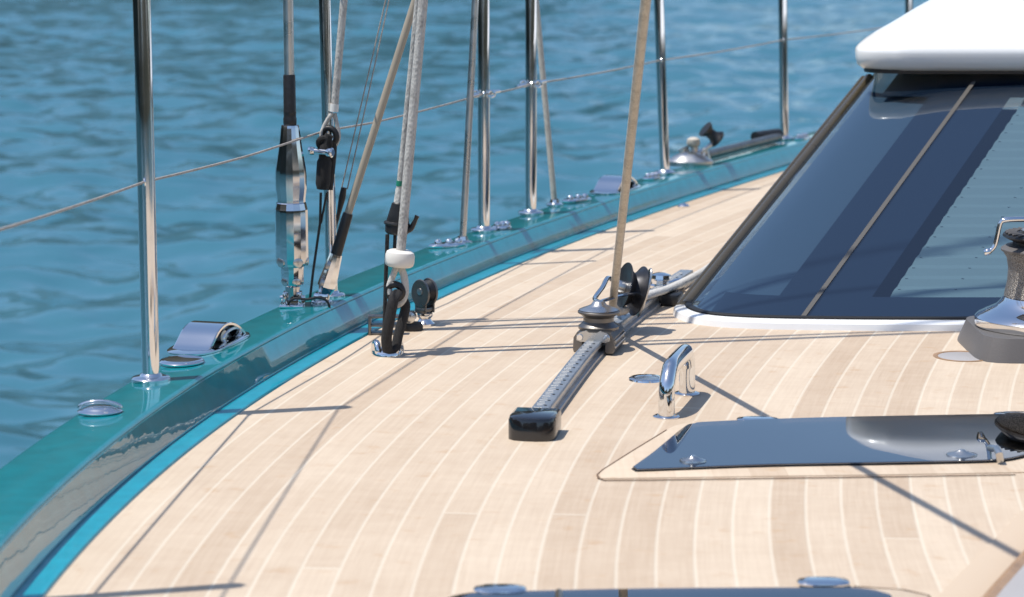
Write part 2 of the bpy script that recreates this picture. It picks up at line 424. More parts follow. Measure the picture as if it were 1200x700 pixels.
# hull thing: waterway strip, bulwark, topside
def sweep(sec, step=1):
    mb = MB(); vs = []; n = 0; cnt = 0
    for i in range(0, len(CUR), step):
        zt = ztop(CUR[i][0]); sc = sec(zt); n = len(sc); cnt += 1
        for (t, z) in sc: p = hull(i, t); p.z = z; vs.append(p)
    fs = [(a * n + j, a * n + j + 1, (a + 1) * n + j + 1, (a + 1) * n + j) for a in range(cnt - 1) for j in range(n - 1)]
    mb.add(vs, fs); return mb
H = Thing('yacht_hull', 'glossy teal yacht hull side with its raised bulwark curving round the teak deck', 'yacht', (-.8, 4, -1.6))
def arc(cx, cz, r, a0, a1, n=5): return [(cx + r * math.cos(R(a0 + (a1 - a0) * k / n)), cz + r * math.sin(R(a0 + (a1 - a0) * k / n))) for k in range(n + 1)]
H.part('waterway', sweep(lambda z: [(.004, -.02), (.004, .001), (.0015, .0045), (-.026, .0045), (-.038, .0045)]), 'cyan', label='turquoise painted strip between bulwark and teak')
def LN(z): return -.048 - .009 * max(0, min(1, (.073 - z) / .0045))
H.part('bulwark', sweep(lambda z: [(-.0355, -.01), (-.0355, .004)] + arc(-.0385, .008, .0045, -20, 20, 3) + [(LN(z) + .001, z - .008)] + arc(LN(z) - .009, z - .009, .009, 10, 60, 4)), 'teal')
H.part('cap', sweep(lambda z: arc(LN(z) - .009, z - .009, .009, 60, 90, 3) + [(-.11, z - .001)] + arc(-.166, z - .013, .010, 90, 180, 5) + [(-.181, z - .05), (-.188, z - .06)]), 'teal_cap')
H.part('topside', sweep(lambda z: [(-.186, z - .055), (-.22, -.4), (-.27, -.9), (-.29, -1.4), (-.2, -2.1)], 2), 'teal_hull')

# ------------------------------------------------------------------ sea and hills
def wave(x, y):
    h = 0
    for k, (sx, sy, amp, an) in enumerate(WAVES):
        c_, s2 = math.cos(an), math.sin(an); u = (x * c_ + y * s2) * sx; v = (-x * s2 + y * c_) * sy
        h += amp * noise.noise(V((u, v, 3.7 * k)))
    return h
WAVES = [(.16, .32, .20, .10), (.50, .85, .085, -.16), (1.7, 2.3, .098, .22), (3.6, 4.6, .036, -.15)]
vs = []; fs = []; NX = 250; Yw = 4.0; nrw = 0
while Yw < 150:
    far_ = max(0, min(1, (150 - Yw) / 40))
    for k in range(NX + 1):
        xx = lerp(-.62 * Yw - 4, .50 * Yw + 3, k / NX); ed = far_ * min(1, k / 8, (NX - k) / 8)
        vs.append(V((xx, Yw, -1.65 + wave(xx, Yw) * ed)))
    Yw *= 1.0042; nrw += 1
for a in range(nrw - 1):
    for k in range(NX):
        q_ = a * (NX + 1) + k; fs.append((q_, q_ + 1, q_ + NX + 2, q_ + NX + 1))
k0 = 0; b0_ = len(vs); W_ = 4000
# calm sea outwards from the rippled patch to the horizon
L0, R0, L1, R1 = vs[0], vs[NX], vs[(nrw - 1) * (NX + 1)], vs[(nrw - 1) * (NX + 1) + NX]
ws = [(-W_, -W_, -1.65), (W_, -W_, -1.65), (W_, W_, -1.65), (-W_, W_, -1.65), L0, R0, R1, L1]
vs += [V((p[0], p[1], -1.65)) for p in ws]
fs += [(b0_, b0_ + 1, b0_ + 5, b0_ + 4), (b0_ + 1, b0_ + 2, b0_ + 6, b0_ + 5), (b0_ + 2, b0_ + 3, b0_ + 7, b0_ + 6), (b0_ + 3, b0_, b0_ + 4, b0_ + 7)]
wm = MB(); wm.v = vs; wm.f = fs
water = build(wm, 'water', M['water'], smooth=180); water['kind'] = 'structure'
hm = MB(); rings = []
nA = 180
HH = []
ph = [random.uniform(0, 6) for _ in range(6)]
def hh(a):
    az = math.degrees(a); az = az - 360 if az > 180 else az
    f_ = 1 - .72 * max(0, min(1, (az + 1) / 5)) if -90 < az < 90 else (.5 if az > 0 else 1)
    return f_ * hh0(a)
def hh0(a): return 1 + .35 * math.sin(3 * a + ph[0]) + .25 * math.sin(7 * a + ph[1]) + .12 * math.sin(17 * a + ph[2]) + .05 * math.sin(41 * a + ph[3])
HILL = 118
for rr, hz in ((300, -3), (312, .35), (380, .8), (450, 1.0), (620, .7), (700, -.1)):
    rings.append([V((rr * math.sin(2 * PI * k / nA), rr * math.cos(2 * PI * k / nA), -3 if hz < 0 else hz * HILL * max(.12, hh(2 * PI * k / nA)) + random.uniform(-1.5, 1.5))) for k in range(nA)])
hm.rings(rings, True, False)
hills = build(hm, 'hills', M['hill']); hills['kind'] = 'structure'

# ------------------------------------------------------------------ stanchions
SR = .0155
def stanchion_proto():
    T = Thing('stanchion', '', 'stanchion', (0, 0, 0), 'chromed stanchions along the bulwark')
    T.part('pole', MB().lathe((0, 0, 0), [(SR, .002), (SR, .75), (SR * .9, .76), (SR * .4, .766)], n=28), 'chrome')
    T.part('base_flange', MB().lathe((0, 0, 0), [(.034, -.004), (.034, .003), (.031, .006), (.020, .0075), (.018, .011), (.0156, .0125)], n=32), 'chrome')
    T.part('wire_eye', MB().loop((0, -.004, .35), (1, .2, 0), .0075, .003, n=20, m=8).loop((0, -.0185, .35), (1, .2, 0), .005, .0025, n=16, m=8), 'chrome')
    return T.o
proto = stanchion_proto()
ST = [(-92, 662, 0, 0, .82, 'chromed stanchion outside the left edge of the view, throwing a shadow on the deck'),
      (177, 445, 0, 0, 1, 'thick chromed stanchion nearest the camera, between the small chrome dome and the arched chock'),
      (389, 347, .006, -.012, .82, 'chromed stanchion standing right behind the big turnbuckle'),
      (567, 270, 0, 0, 1, 'chromed stanchion just right of the slim pale brace, left one of the gate pair'),
      (622, 250, 0, 0, 1, 'chromed stanchion with the tan slanting brace on its right, right one of the gate pair'),
      (779, 203, 0, -.045, 1, 'chromed stanchion just right of the tan sheet, before the far arched chock'),
      (919, 163, 0, -.03, 1, 'chromed stanchion at the far end of the grey tube on the bulwark'),
      (1063, 132, 0, -.02, 1, 'farthest chromed stanchion, its tip showing beside the white roof')]
SP = []
for i, (px, py, rx, ry, sc, lab) in enumerate(ST):
    p = on_rail(px, py) if i not in (0, 7) else rail(at(px, py, .08).y, -.12)
    if i == 0: p = rail(3.02, -.12)
    if i == 7: p = rail(9.6, -.12)
    o = proto if i == 0 else copy_tree(proto)
    o.location = p; o.rotation_euler = (rx, ry, 0); o.scale = (sc, sc, 1.12 if i == 0 else 1); o['label'] = lab
    SP.append(p + Matrix.Rotation(ry, 3, 'Y') @ V((0, -.017, .35))); 
    ST[i] = (p, rx, ry)
SHY = on_rail(343, 357).y
def lifeline(h, label, r):
    pts = []
    ps = []
    for (p, rx, ry) in ST:
        hk = h * (1.12 if p is ST[0][0] else 1); ps.append(p + V((math.sin(ry) * h, -.015, hk)))
    ps = [ps[0] + (ps[0] - ps[1]) * 1.2] + ps
    for a, b_ in zip(ps[:-1], ps[1:]):
        for k in range(12):
            t = k / 12; p = a.lerp(b_, t) - V((0, 0, .004 * 4 * t * (1 - t)))
            if abs(p.y - SHY) < .35 and abs(h - .35) < .01: p.y += .075 * max(0, 1 - abs(p.y - SHY) / .35)
            pts.append(p)
    pts.append(ps[-1])
    return MB().tube(pts, r, n=8)
T = Thing('lifeline', 'thin stainless guard wire running through the stanchion eyes at mid height', 'lifeline', ST[1][0], 'guard wires along the bulwark')
T.part('wire', lifeline(.35, '', .0023), 'wire')
for k, d in ((3, -1), (3, 1), (4, -1), (4, 1)):
    fb = MB()
    c = ST[k][0] + V((0, -.017, .35)); fb.tube([c + V((d * .016, d * .01, d * .002)), c + V((d * .04, d * .05, d * .004))], [.007, .0045], n=10)
    fb.loop(c + V((d * .02, 0, 0)), (0, 1, 0), .008, .003, n=16, m=8)
    T.part('gate_hook', fb, 'chrome')
T = Thing('lifeline', 'upper stainless guard wire at the stanchion tops, known by its shadow on deck', 'lifeline', ST[1][0] + V((0, 0, .6)), 'guard wires along the bulwark')
T.part('wire', lifeline(0.735, '', .0022), 'wire')

# gate braces
def brace(name, label, bpx, tpx, r, m):
    b_ = on_rail(*bpx); t_ = atY(*tpx, b_.y + .02); t2 = b_ + (t_ - b_) * 1.12
    T = Thing(name, label, 'brace', b_, 'braces of the gate stanchions')
    T.part('tube', MB().tube([b_, t2], r, n=18), m)
    T.part('foot', MB().lathe(b_ - V((0, 0, .003)), [(.024, 0), (.024, .005), (.014, .009), (.012, .018)], n=24), 'chrome')
brace('gate_brace', 'slim pale steel brace leaning against the left gate stanchion', (542, 284), (557, 0), .0085, 'steel')
brace('gate_brace', 'slim tan steel brace leaning against the right gate stanchion', (650, 240), (628, 0), .008, 'rope_tan')

# ------------------------------------------------------------------ main shroud with turnbuckle
b0 = on_rail(343, 357)
up = V((.0, 0, 1))
T = Thing('shroud', 'vertical rigging rod with a fat polished turnbuckle and short black sleeve on the bulwark', 'shroud', b0)
z = lambda h: b0 + V((0, 0, h))
T.part('rod', MB().tube([z(.36), z(4.5)], .0105, n=18), 'steel')
T.part('sleeve', MB().lathe(b0, [(.0120, .372), (.0138, .376), (.0138, .388), (.0128, .391), (.0128, .398), (.0134, .400), (.0128, .403), (.0125, .475), (.0115, .478)], n=24), 'rubber')
T.part('upper_body', MB().lathe(b0, [(.010, .372), (.018, .374), (.0195, .368), (.024, .33), (.0315, .285), (.0325, .272), (.0325, .245), (.0295, .222), (.0295, .215), (.031, .213), (.033, .204), (.034, .200)], n=14), 'chrome_dark', smooth=18)
T.part('lower_body', MB().lathe(b0, [(.0335, .199), (.034, .195), (.034, .100), (.031, .088), (.027, .082), (.024, .080), (.023, .052), (.020, .042), (.0155, .038), (.0155, .012), (.010, .010)], n=14), 'chrome_dark', smooth=18)
for a in range(0, 360, 72):
    nut = MB(); nut2 = MB()
    d = V((math.cos(R(a + 10)), math.sin(R(a + 10)), 0))
    nut.lathe(z(.092) + d * .024, [(.008, .001), (.0108, .003), (.0108, .0085), (.007, .0105)], ax=d, n=14)
    nut2.lathe(z(.050) + d * .0145, [(.007, .001), (.0090, .002), (.0090, .0075), (.006, .009)], ax=d, n=14)
    T.part('locking_screw', nut, 'steel'); T.part('locking_screw', nut2, 'steel')
fk = MB().box(z(.012) + V((-.016, 0, 0)), (.007, .034, .03), .002).box(z(.012) + V((.016, 0, 0)), (.007, .034, .03), .002).tube([z(.014) + V((-.026, 0, 0)), z(.014) + V((.026, 0, 0))], .006, n=12)
T.part('fork', fk, 'chrome')
T.part('chainplate', MB().box(z(.001), (.050, .075, .006), .002), 'chrome')
# shock cord tied round the foot
c = lambda px, py, dy=0: atY(px, py, b0.y - .03 + dy)
solo('shock_cord', MB().tube(cr([c(347, 368), c(338, 357), c(345, 350), c(360, 351), c(372, 349), c(382, 352), c(386, 360), c(383, 368), c(387, 372)], 6), .0027, n=8), 'black',
     'thin black cord tied between the feet of the turnbuckle and the slanting rod', 'cord', b0)

# ------------------------------------------------------------------ slanting rod
b1 = on_rail(377, 354); b1.y += .0
def rodpt(px, py): return atY(px, py, b1.y - .005)
p_a, p_b, p_c, p_d = b1, rodpt(394, 298), rodpt(408, 250), rodpt(487, 0)
T = Thing('shroud', 'tan rigging rod slanting to the right with black sleeve and conical chrome end', 'shroud', b1)
dr = (p_d - p_c).normalized()
T.part('rod', MB().tube([p_c - dr * .01, p_c + dr * 4.5], .0080, n=18), 'rod_tan', smooth=60)
T.part('sleeve', MB().tube([p_b - (p_c - p_b) * .03, p_b, p_c - dr * .004, p_c], [.0112, .0118, .0108, .0098], n=20), 'rubber')
ax = (p_b - p_a).normalized()
L_ = (p_b - p_a).length
T.part('terminal', MB().lathe(p_a, [(.012, .012), (.0135, .020), (.0195, L_ * .33), (.0190, L_ * .45), (.0135, L_ - .006), (.0125, L_)], ax=ax, n=10), 'chrome', smooth=20)
T.part('toggle', MB().box(p_a + V((0, 0, .008)), (.034, .03, .024), .005).lathe(p_a + V((0, 0, -.003)), [(.022, 0), (.022, .005), (.018, .008)], n=24), 'chrome')

# ------------------------------------------------------------------ running backstay tail: rope with eye, shackle and soft strop
Yj = b1.y + .06
q = lambda px, py, d=0: atY(px, py, Yj + d)
T = Thing('halyard', 'pale rope ending in a spliced eye on a black strop with a chrome shackle pin', 'rope', q(378, 228))
top = q(403, 0); nk = q(392, 126); dv = (top - nk)
T.part('rope', MB().tube([nk, nk + dv, nk + dv * 6], .0078, n=14), 'rope_grey')
T.part('whipping', MB().tube([q(391.4, 131), q(392.2, 122)], .0092, n=14), 'tape')
T.part('spliced_eye', MB().tube(cr([q(390, 133), q(383, 142), q(377, 156), q(377, 166), q(384, 175), q(393, 170), q(397, 160), q(395, 147), q(392, 133)], 6), .0045, n=10), 'rope_grey')
T.part('thimble', MB().loop(q(386, 160), (.25, 1, .1), .0155, .0065, n=26, m=10, sx=1.15), 'black')
T.part('strop', MB().tube(cr([q(386, 158, -.02), q(381, 172, -.02), q(380, 190, -.02), q(378, 222, -.02)], 5), [.009] * 5 + [.012] * 5 + [.0155] * 5 + [.012], n=14)
       .tube(cr([q(389, 166), q(388, 185), q(384, 222)], 5), .011, n=12).loop(q(380, 168, -.02), (0, 1, .3), .012, .006, n=20, m=8), 'webbing')
T.part('shackle', MB().tube([q(366, 177, -.03), q(387, 179, -.045)], .0062, n=14).lathe(q(365, 177, -.03), [(.0075, -.006), (.009, -.003), (.009, .005), (.006, .008)], ax=(-1, -.3, 0), n=14)
       .lathe(q(386, 179, -.045), [(.008, -.006), (.0105, -.002), (.0105, .006), (.007, .009)], ax=(1, -.5, 0), n=14), 'chrome')
T.part('lashing', MB().tube([q(376, 226, -.01), q(375, 262), q(367, 318), q(363, 352)], .0028, n=8).tube([q(383, 226), q(376, 262)], .0024, n=8), 'black')
# twin thin wires
Yk = b1.y + .1
k_ = lambda px, py: atY(px, py, Yk)
T = Thing('wire_pair', 'two hair-thin wires running down into a slim black terminal beside the slanting rod', 'rigging wire', k_(384, 345))
for (a, b_) in (((452, 0), (400, 222)), ((456, 0), (407, 222))):
    A, B = k_(*b_), k_(*a); T.part('wire', MB().tube([A, B, A + (B - A) * 5], .0014, n=6), 'wire')
T.part('terminal', MB().tube([k_(403, 220), k_(401, 232), k_(397, 250), k_(385, 293), k_(377, 345)], [.006, .0075, .0045, .0035, .003], n=10), 'black')

# ------------------------------------------------------------------ rope on white bobbin with black loop and padeye
pe = at(454, 416); Ym = pe.y
m_ = lambda px, py, d=0: atY(px, py, Ym + d)
T = Thing('control_line', 'grey braided rope through a white bobbin, shackled by a thick black loop to the deck', 'rope', m_(454, 412))
A, B = m_(469.5, 296), m_(496, 0)
T.part('rope', MB().tube([A, B, A + (B - A) * 7], .0094, n=16), 'rope_grey')
dirb = (B - A).normalized()
T.part('bobbin', MB().lathe(m_(468.5, 303) - dirb * .016, [(.010, 0), (.024, 0), (.028, .003), (.0295, .009), (.0295, .022), (.027, .029), (.021, .0325), (.010, .033)], ax=dirb, n=32), 'puck')
T.part('eye_splice', MB().tube(cr([m_(466, 310), m_(461, 322), m_(456, 336), m_(457, 345)], 5), .0048, n=10, flat=1.3).tube(cr([m_(467, 310), m_(473, 322), m_(475, 340), m_(472, 352), m_(465, 357), m_(458, 350)], 5), .0052, n=10, flat=1.4), 'rope_pale')
T.part('thimble', MB().loop(m_(463, 342), (.25, 1, .1), .0150, .0072, n=28, m=12), 'black')
T.part('black_loop', MB().tube(cr([m_(466, 344, -.01), m_(461, 352, -.03), m_(457, 372, -.032), m_(453, 395, -.028), m_(455, 411, -.02), m_(463, 409, -.01), m_(467, 392, 0), m_(475, 362, .01), m_(473, 352, .01)], 6), .0115, n=14, flat=.85), 'webbing')
pd = MB().lathe(V((pe.x, pe.y, -.001)), [(.030, 0), (.030, .006), (.027, .010), (.016, .0115)], n=32)
pd.loop(V((pe.x - .022, pe.y, .008)), (1, .3, 0), .015, .0068, n=24, m=10, sx=1.1).loop(V((pe.x + .022, pe.y, .008)), (1, -.3, 0), .015, .0068, n=24, m=10, sx=1.1)
pd.tube([V((pe.x - .026, pe.y, .012)), V((pe.x + .026, pe.y, .012))], .005, n=10)
solo('padeye', pd, 'chrome', 'round chrome padeye screwed to the teak under the thick black loop', 'deck fitting', (pe.x, pe.y, 0))
# second rope with green tape and black jamming block
T = Thing('control_line', 'thinner speckled rope with a green tape band ending in a black line stopper', 'rope', m_(450, 405, .02))
g_ = lambda px, py, d=0: atY(px, py, Ym + .035 + d)
A, B = g_(468, 222), g_(490, 0)
T.part('rope', MB().tube([A, B, A + (B - A) * 7], .0066, n=14), 'rope_grey')
T.part('tape_band', MB().tube([g_(468.4, 218), g_(469, 212)], .0074, n=14), 'green')
T.part('ferrule', MB().tube([g_(466.5, 238), g_(468, 221)], [.0092, .0072], n=14), 'rope_pale')
sb = MB().lathe(g_(466, 262), [(.020, -.022), (.0235, -.018), (.0245, -.005), (.0225, .000), (.0225, .006), (.020, .018), (.015, .040), (.011, .043)], ax=dirb, n=12, sy=.8)
sb.loop(g_(465, 262), dirb, .0225, .0040, n=20, m=8, sy=.8)
sb.tube(cr([g_(474, 270), g_(481, 268), g_(485, 262), g_(489, 253)], 4), [.008, .008, .0075, .007, .0065, .006, .0055, .005, .005, .0045, .004, .0045, .005], n=10)
T.part('stopper', sb, 'black', smooth=25)
T.part('tail_line', MB().tube([g_(454, 275), g_(452, 330), g_(450, 402)], .0058, n=10, flat=.7).tube([g_(463, 275), g_(462, 300), g_(462, 318)], .0035, n=8), 'webbing')

# ------------------------------------------------------------------ upright block and organiser behind it
bb = at(498, 381); u_ = bb
T = Thing('pulley_block', 'small upright black pulley block on a round chrome base beside the bulwark', 'block', bb)
T.part('base', MB().lathe(bb, [(.021, 0), (.021, .004), (.016, .008), (.012, .014), (.017, .020), (.017, .026), (.010, .030)], n=28), 'chrome')
ax = V((.80, .60, 0)).normalized()
ax = V((-.62, -.78, 0)).normalized()
ck = MB()
for d in (-.0135, .0135):
    ck.lathe(bb + V((0, 0, .070)) + ax * d, [(.013, -.003), (.0235, -.003), (.0245, 0), (.0235, .003), (.013, .003)], ax=ax, n=28, e1=(0, 0, 1), sx=1.25)
    ck.box(bb + V((0, 0, .042)) + ax * d, (.004, .030, .030), .001, rot=Matrix.Rotation(math.atan2(ax.y, ax.x), 3, 'Z'))
ck.box(bb + V((0, 0, .034)), (.034, .026, .010), .003, rot=Matrix.Rotation(math.atan2(ax.y, ax.x), 3, 'Z'))
T.part('cheeks', ck, 'anod')
T.part('sheave', MB().lathe(bb + V((0, 0, .074)), [(.004, -.010), (.023, -.010), (.018, 0), (.023, .010), (.004, .010)], ax=ax, n=30), 'black')
T.part('axle', MB().lathe(bb + V((0, 0, .074)), [(.002, -.019), (.007, -.018), (.008, -.014), (.008, .014), (.007, .018), (.002, .019)], ax=ax, n=20), 'steel')
og = at(458, 391); og2 = at(489, 386)
T = Thing('line_organiser', 'low dark metal line organiser with open slots beside the black loop', 'deck fitting', og)
L0 = at(434, 392); 
fr = MB()
def bar(a, b_, w, h): 
    a = V(a); b_ = V(b_); d = b_ - a; fr.tube([a, b_], w / 2 * 1.3, n=4, flat=h / w)
for zz in (.003, .020, .038):
    p1 = L0 + V((0, 0, zz)); p2 = L0 + V((.062, .004, zz)); fr.box((p1 + p2) / 2, (.064, .024, .005), .0015)
fr.box(L0 + V((-.001, 0, .0205)), (.006, .026, .041), .0015); fr.box(L0 + V((.030, 0, .0205)), (.005, .020, .036), .0015); fr.box(L0 + V((.063, .004, .0205)), (.006, .026, .041), .0015)
T.part('frame', fr, 'anod')
T.part('foot', MB().lathe(at(481, 387), [(.026, 0), (.027, .008), (.024, .016), (.010, .018)], n=28, sy=.8), 'black')
T.part('roller_end', MB().lathe(at(481, 387, 0) + V((0, -.006, .030)), [(.004, -.012), (.011, -.011), (.0125, -.008), (.0125, .014), (.008, .016)], ax=(-.1, -1, 0), n=22), 'steel')

# ------------------------------------------------------------------ sheet track, end cap, car, block, sheet
TC = cr([(.030, 3.99), (.062, 4.18), (.146, 4.66), (.222, 5.0), (.322, 5.37), (.415, 5.68)], 10)
TC = [V((p[0], p[1], 0)) for p in [(q_.x, q_.y) for q_ in [V((a.x, a.y)) for a in TC]]]
def track_sec(p, i, sec):
    a = TC[max(0, i - 1)]; b_ = TC[min(len(TC) - 1, i + 1)]; t = (b_ - a).normalized(); n = V((t.y, -t.x, 0)); return [p + n * u + V((0, 0, w)) for u, w in sec]
sec = [(-.021, 0), (-.021, .007), (-.012, .009), (-.010, .014), (-.0155, .018), (-.0165, .026), (-.0145, .029), (.0145, .029), (.0165, .026), (.0155, .018), (.010, .014), (.012, .009), (.021, .007), (.021, 0)]
T = Thing('sheet_track', 'grey metal sheet track with numbered-scale notches curving across the teak', 'track', TC[0])
T.part('rail', MB().rings([track_sec(p, i, sec) for i, p in enumerate(TC)]), 'track', smooth=25)
tk = MB(); acc = 0; hol = MB()
for i in range(3, len(TC) - 1):
    a, b_ = TC[i - 1], TC[i]; d = (b_ - a); n_ = max(1, int(d.length / .0125)); t = d.normalized(); nn = V((t.y, -t.x, 0)); rt = Matrix.Rotation(math.atan2(t.y, t.x), 3, 'Z')
    for k in range(n_):
        c = a.lerp(b_, k / n_); tk.box(c + V((0, 0, .0292)) - nn * .004, (.0024, .010 + .004 * (acc % 2), .0012), 0, rot=rt)
        if acc % 3 == 0: T.part('pin_hole', MB().lathe(c + V((0, 0, .0288)) + nn * .006, [(.0028, 0), (.0028, .0009)], n=12), 'gasket')
        acc += 1
T.part('scale_marks', tk, 'tape')
cc = at(627, 508, 0); cy = (TC[3] - TC[0]).normalized(); cn = V((cy.y, -cy.x, 0))
ctr = V((.0375, 4.012, 0))
out = []
for (u, v) in [(-.040, .045), (-.041, -.02), (-.038, -.034), (-.028, -.044), (-.010, -.048), (.010, -.048), (.028, -.044), (.038, -.034), (.041, -.02), (.040, .045)]:
    out.append(ctr + cn * u + cy * v)
T.part('end_cap', MB().prism(out, 0, .040, .008), 'gloss_black', label='chunky glossy black cap closing the near end of the track')
# car
i0 = min(range(len(TC)), key=lambda i: abs(TC[i].y - 4.79)); pc = TC[i0]; t = (TC[i0 + 1] - TC[i0 - 1]).normalized(); nn = V((t.y, -t.x, 0)); rt = Matrix.Rotation(math.atan2(nn.y, nn.x), 3, 'Z')
def loc(u, v, w): return pc + nn * u + t * v + V((0, 0, w))
T = Thing('track_car', 'stubby metal track car carrying a flat horizontal sheave in the middle of the sheet track', 'track car', pc)
cb = MB()
secc = [(-.040, .004), (-.042, .010), (-.041, .034), (-.034, .045), (.034, .045), (.041, .034), (.042, .010), (.040, .004), (.024, .004), (.024, .031), (-.024, .031), (-.024, .004)]
n_s = len(secc)
cb.add([loc(u, v, w) for v in (-.060, .060) for u, w in secc], [(i, (i + 1) % n_s, (i + 1) % n_s + n_s, i + n_s) for i in range(n_s)] + [tuple(range(n_s)), tuple(range(n_s, 2 * n_s))])
T.part('body', cb, 'anod', smooth=25)
pl = MB(); o_ = [(-.034, .030), (-.034, .040), (-.026, .046), (-.014, .050), (-.008, .046), (.008, .046), (.014, .050), (.026, .046), (.034, .040), (.034, .030), (.026, .027), (-.026, .027)]
nso = len(o_); pl.add([loc(u, v, w) for v in (-.0665, -.0602) for u, w in o_], [(i, (i + 1) % nso, (i + 1) % nso + nso, i + nso) for i in range(nso)] + [tuple(range(nso)), tuple(range(nso, 2 * nso))])
ep = T.part('end_plate', pl, 'steel', smooth=25)
for u in (-.027, .027): T.part('screw', MB().lathe(loc(u, -.0665, .036), [(.003, -.0025), (.0058, -.0025), (.0070, 0), (.0070, .001)], ax=t, n=18), 'chrome', parent=ep)
for w in (.016, .028): T.part('side_rib', MB().tube([loc(.043, -.055, w), loc(.043, .055, w)], .0022, n=8), 'steel')
sc0 = loc(0, -.005, 0)
T.part('sheave', MB().lathe(sc0, [(.030, .044), (.041, .045), (.0415, .050), (.036, .054), (.031, .060), (.031, .068), (.036, .073), (.0425, .077), (.0425, .080), (.038, .083)], n=44), 'anod', smooth=30)
T.part('hub', MB().lathe(sc0, [(.040, .0832), (.034, .086), (.025, .089), (.016, .093), (.012, .099), (.006, .102)], n=32), 'steel')
hub = sc0 + V((0, 0, .098)); wc = atY(739, 339, pc.y + .20)
wax = V((.93, .24, -.27)).normalized()
lks = []
lks.append(MB().tube(cr([hub, atY(697, 350, hub.y + .04), atY(706, 337, hub.y + .10), atY(713, 326, hub.y + .15), wc - wax * .03], 6), .0050, n=10))
for d in (.030,):
    lks.append(MB().tube(cr([hub + V((0, 0, .0)), hub.lerp(wc + wax * d, .5) + V((0, 0, .004)), wc + wax * d], 6), .0048, n=10, flat=.8))
TB = Thing('pulley_block', 'large black sheave tilted upright behind the track car with the tan sheet round it', 'block', wc)
for lk in lks: TB.part('link', lk, 'chrome')
TB.part('sheave', MB().lathe(wc, [(.012, -.016), (.045, -.017), (.0530, -.0190), (.0535, -.0172), (.041, -.009), (.034, 0), (.041, .009), (.0535, .0172), (.0530, .0190), (.045, .017), (.012, .016)], ax=wax, n=48), 'darkmetal', smooth=30)
TB.part('axle', MB().lathe(wc, [(.003, -.034), (.011, -.033), (.013, -.029), (.013, .033), (.011, .036), (.003, .037)], ax=wax, n=24), 'steel')
e1 = (V((0, 0, 1)) - wax * wax.z).normalized(); e2 = wax.cross(e1)
TB.part('shell', MB().lathe(wc + wax * .032, [(.018, -.003), (.046, -.003), (.048, 0), (.046, .002), (.018, .002)], ax=wax, n=36, e1=e1, sx=1.12, sy=.42), 'steel')
# sheet: comes down toward the car, turns round the sheave
hs = .639; P0 = atY(718, 358, pc.y + .11); 
P1 = atY(757, 0, 3.86); dsh = (P1 - P0).normalized()
pts = [P0 + dsh * 4.2, P1, P0 + dsh * .05, P0, P0 - dsh * .012 + V((.006, .012, -.004)), P0 + V((.014, .035, -.020)), P0 + V((.03, .07, -.022))]
solo('sheet', MB().tube(pts, .0084, n=16), 'rope_tan', 'tan sheet rope running from the top of the view down to the large black sheave', 'rope', P0)
# swivel cleat behind
sw = at(783, 338, .03)
T = Thing('swivel_cleat', 'small chrome swivel cleat with ribbed cams at the far end of the sheet track', 'deck fitting', sw)
T.part('base', MB().lathe(at(776, 342, 0), [(.052, 0), (.052, .012), (.046, .020), (.02, .022)], n=30, sy=.7), 'anod')
T.part('cam', MB().lathe(at(774, 337, .022), [(.012, 0), (.026, 0), (.027, .006), (.021, .010), (.021, .018), (.025, .022), (.023, .030), (.010, .034)], n=9), 'chrome', smooth=20)
T.part('arm', MB().tube(cr([at(783, 333, .035), at(795, 329, .04), at(803, 330, .038), at(800, 334, .03), at(788, 338, .026)], 5), .0055, n=10), 'chrome')
T.part('end_stop', MB().box(at(787, 350, .014), (.045, .06, .028), .006, rot=Matrix.Rotation(-.3, 3, 'Z')), 'black')
solo('rope_tail', MB().tube(cr([atY(746, 353, 5.18), atY(760, 346, 5.25), atY(785, 338, 5.36), atY(812, 325, 5.5), atY(832, 313, 5.75), atY(852, 296, 6.2)], 8), [.0105] * 41, n=14, flat=.8), 'rope_pale',
     'pale grey rope lying along the track end toward the windscreen corner', 'rope', at(790, 338, 0))

# ------------------------------------------------------------------ grab handle and ring
hf = at(781, 489); hb = at(805, 462)
dh = (hb - hf); dn = dh.normalized()
pts = [hf, hf + V((0, 0, .046)), hf + V((0, 0, .062)) + dn * .008, hf + V((0, 0, .076)) + dn * .024, hf + V((0, 0, .083)) + dn * .048]
pts += [hb + V((0, 0, .083)) - dn * .040, hb + V((0, 0, .076)) - dn * .018, hb + V((0, 0, .062)) - dn * .005, hb + V((0, 0, .046)), hb]
T = Thing('grab_handle', 'fat polished steel U-shaped grab handle standing on the teak behind the hatch', 'handle', hf)
T.part('bar', MB().tube(cr(pts, 5), .0172, n=24, flat=.84), 'chrome')
for p in (hf, hb): T.part('foot_plate', MB().lathe(p, [(.024, 0), (.024, .002), (.0205, .004), (.015, .0045)], n=32), 'chrome')
rp = at(758, 445)
T = Thing('deck_filler', 'flat round chrome filler ring let into the teak left of the grab handle', 'deck fitting', rp)
T.part('rim', MB().lathe(rp, [(.022, .0005), (.023, .004), (.031, .0048), (.034, .003), (.035, 0)], n=40), 'chrome')
T.part('cap', MB().lathe(rp, [(.0225, .0), (.0225, .003), (.02, .0034)], n=32), 'steel')
sp_ = at(801, 243); solo('deck_stud', MB().lathe(sp_, [(.018, 0), (.018, .004), (.012, .010), (.004, .012)], n=24), 'chrome', 'tiny chrome stud alone on the far teak near the bulwark', 'deck fitting', sp_)

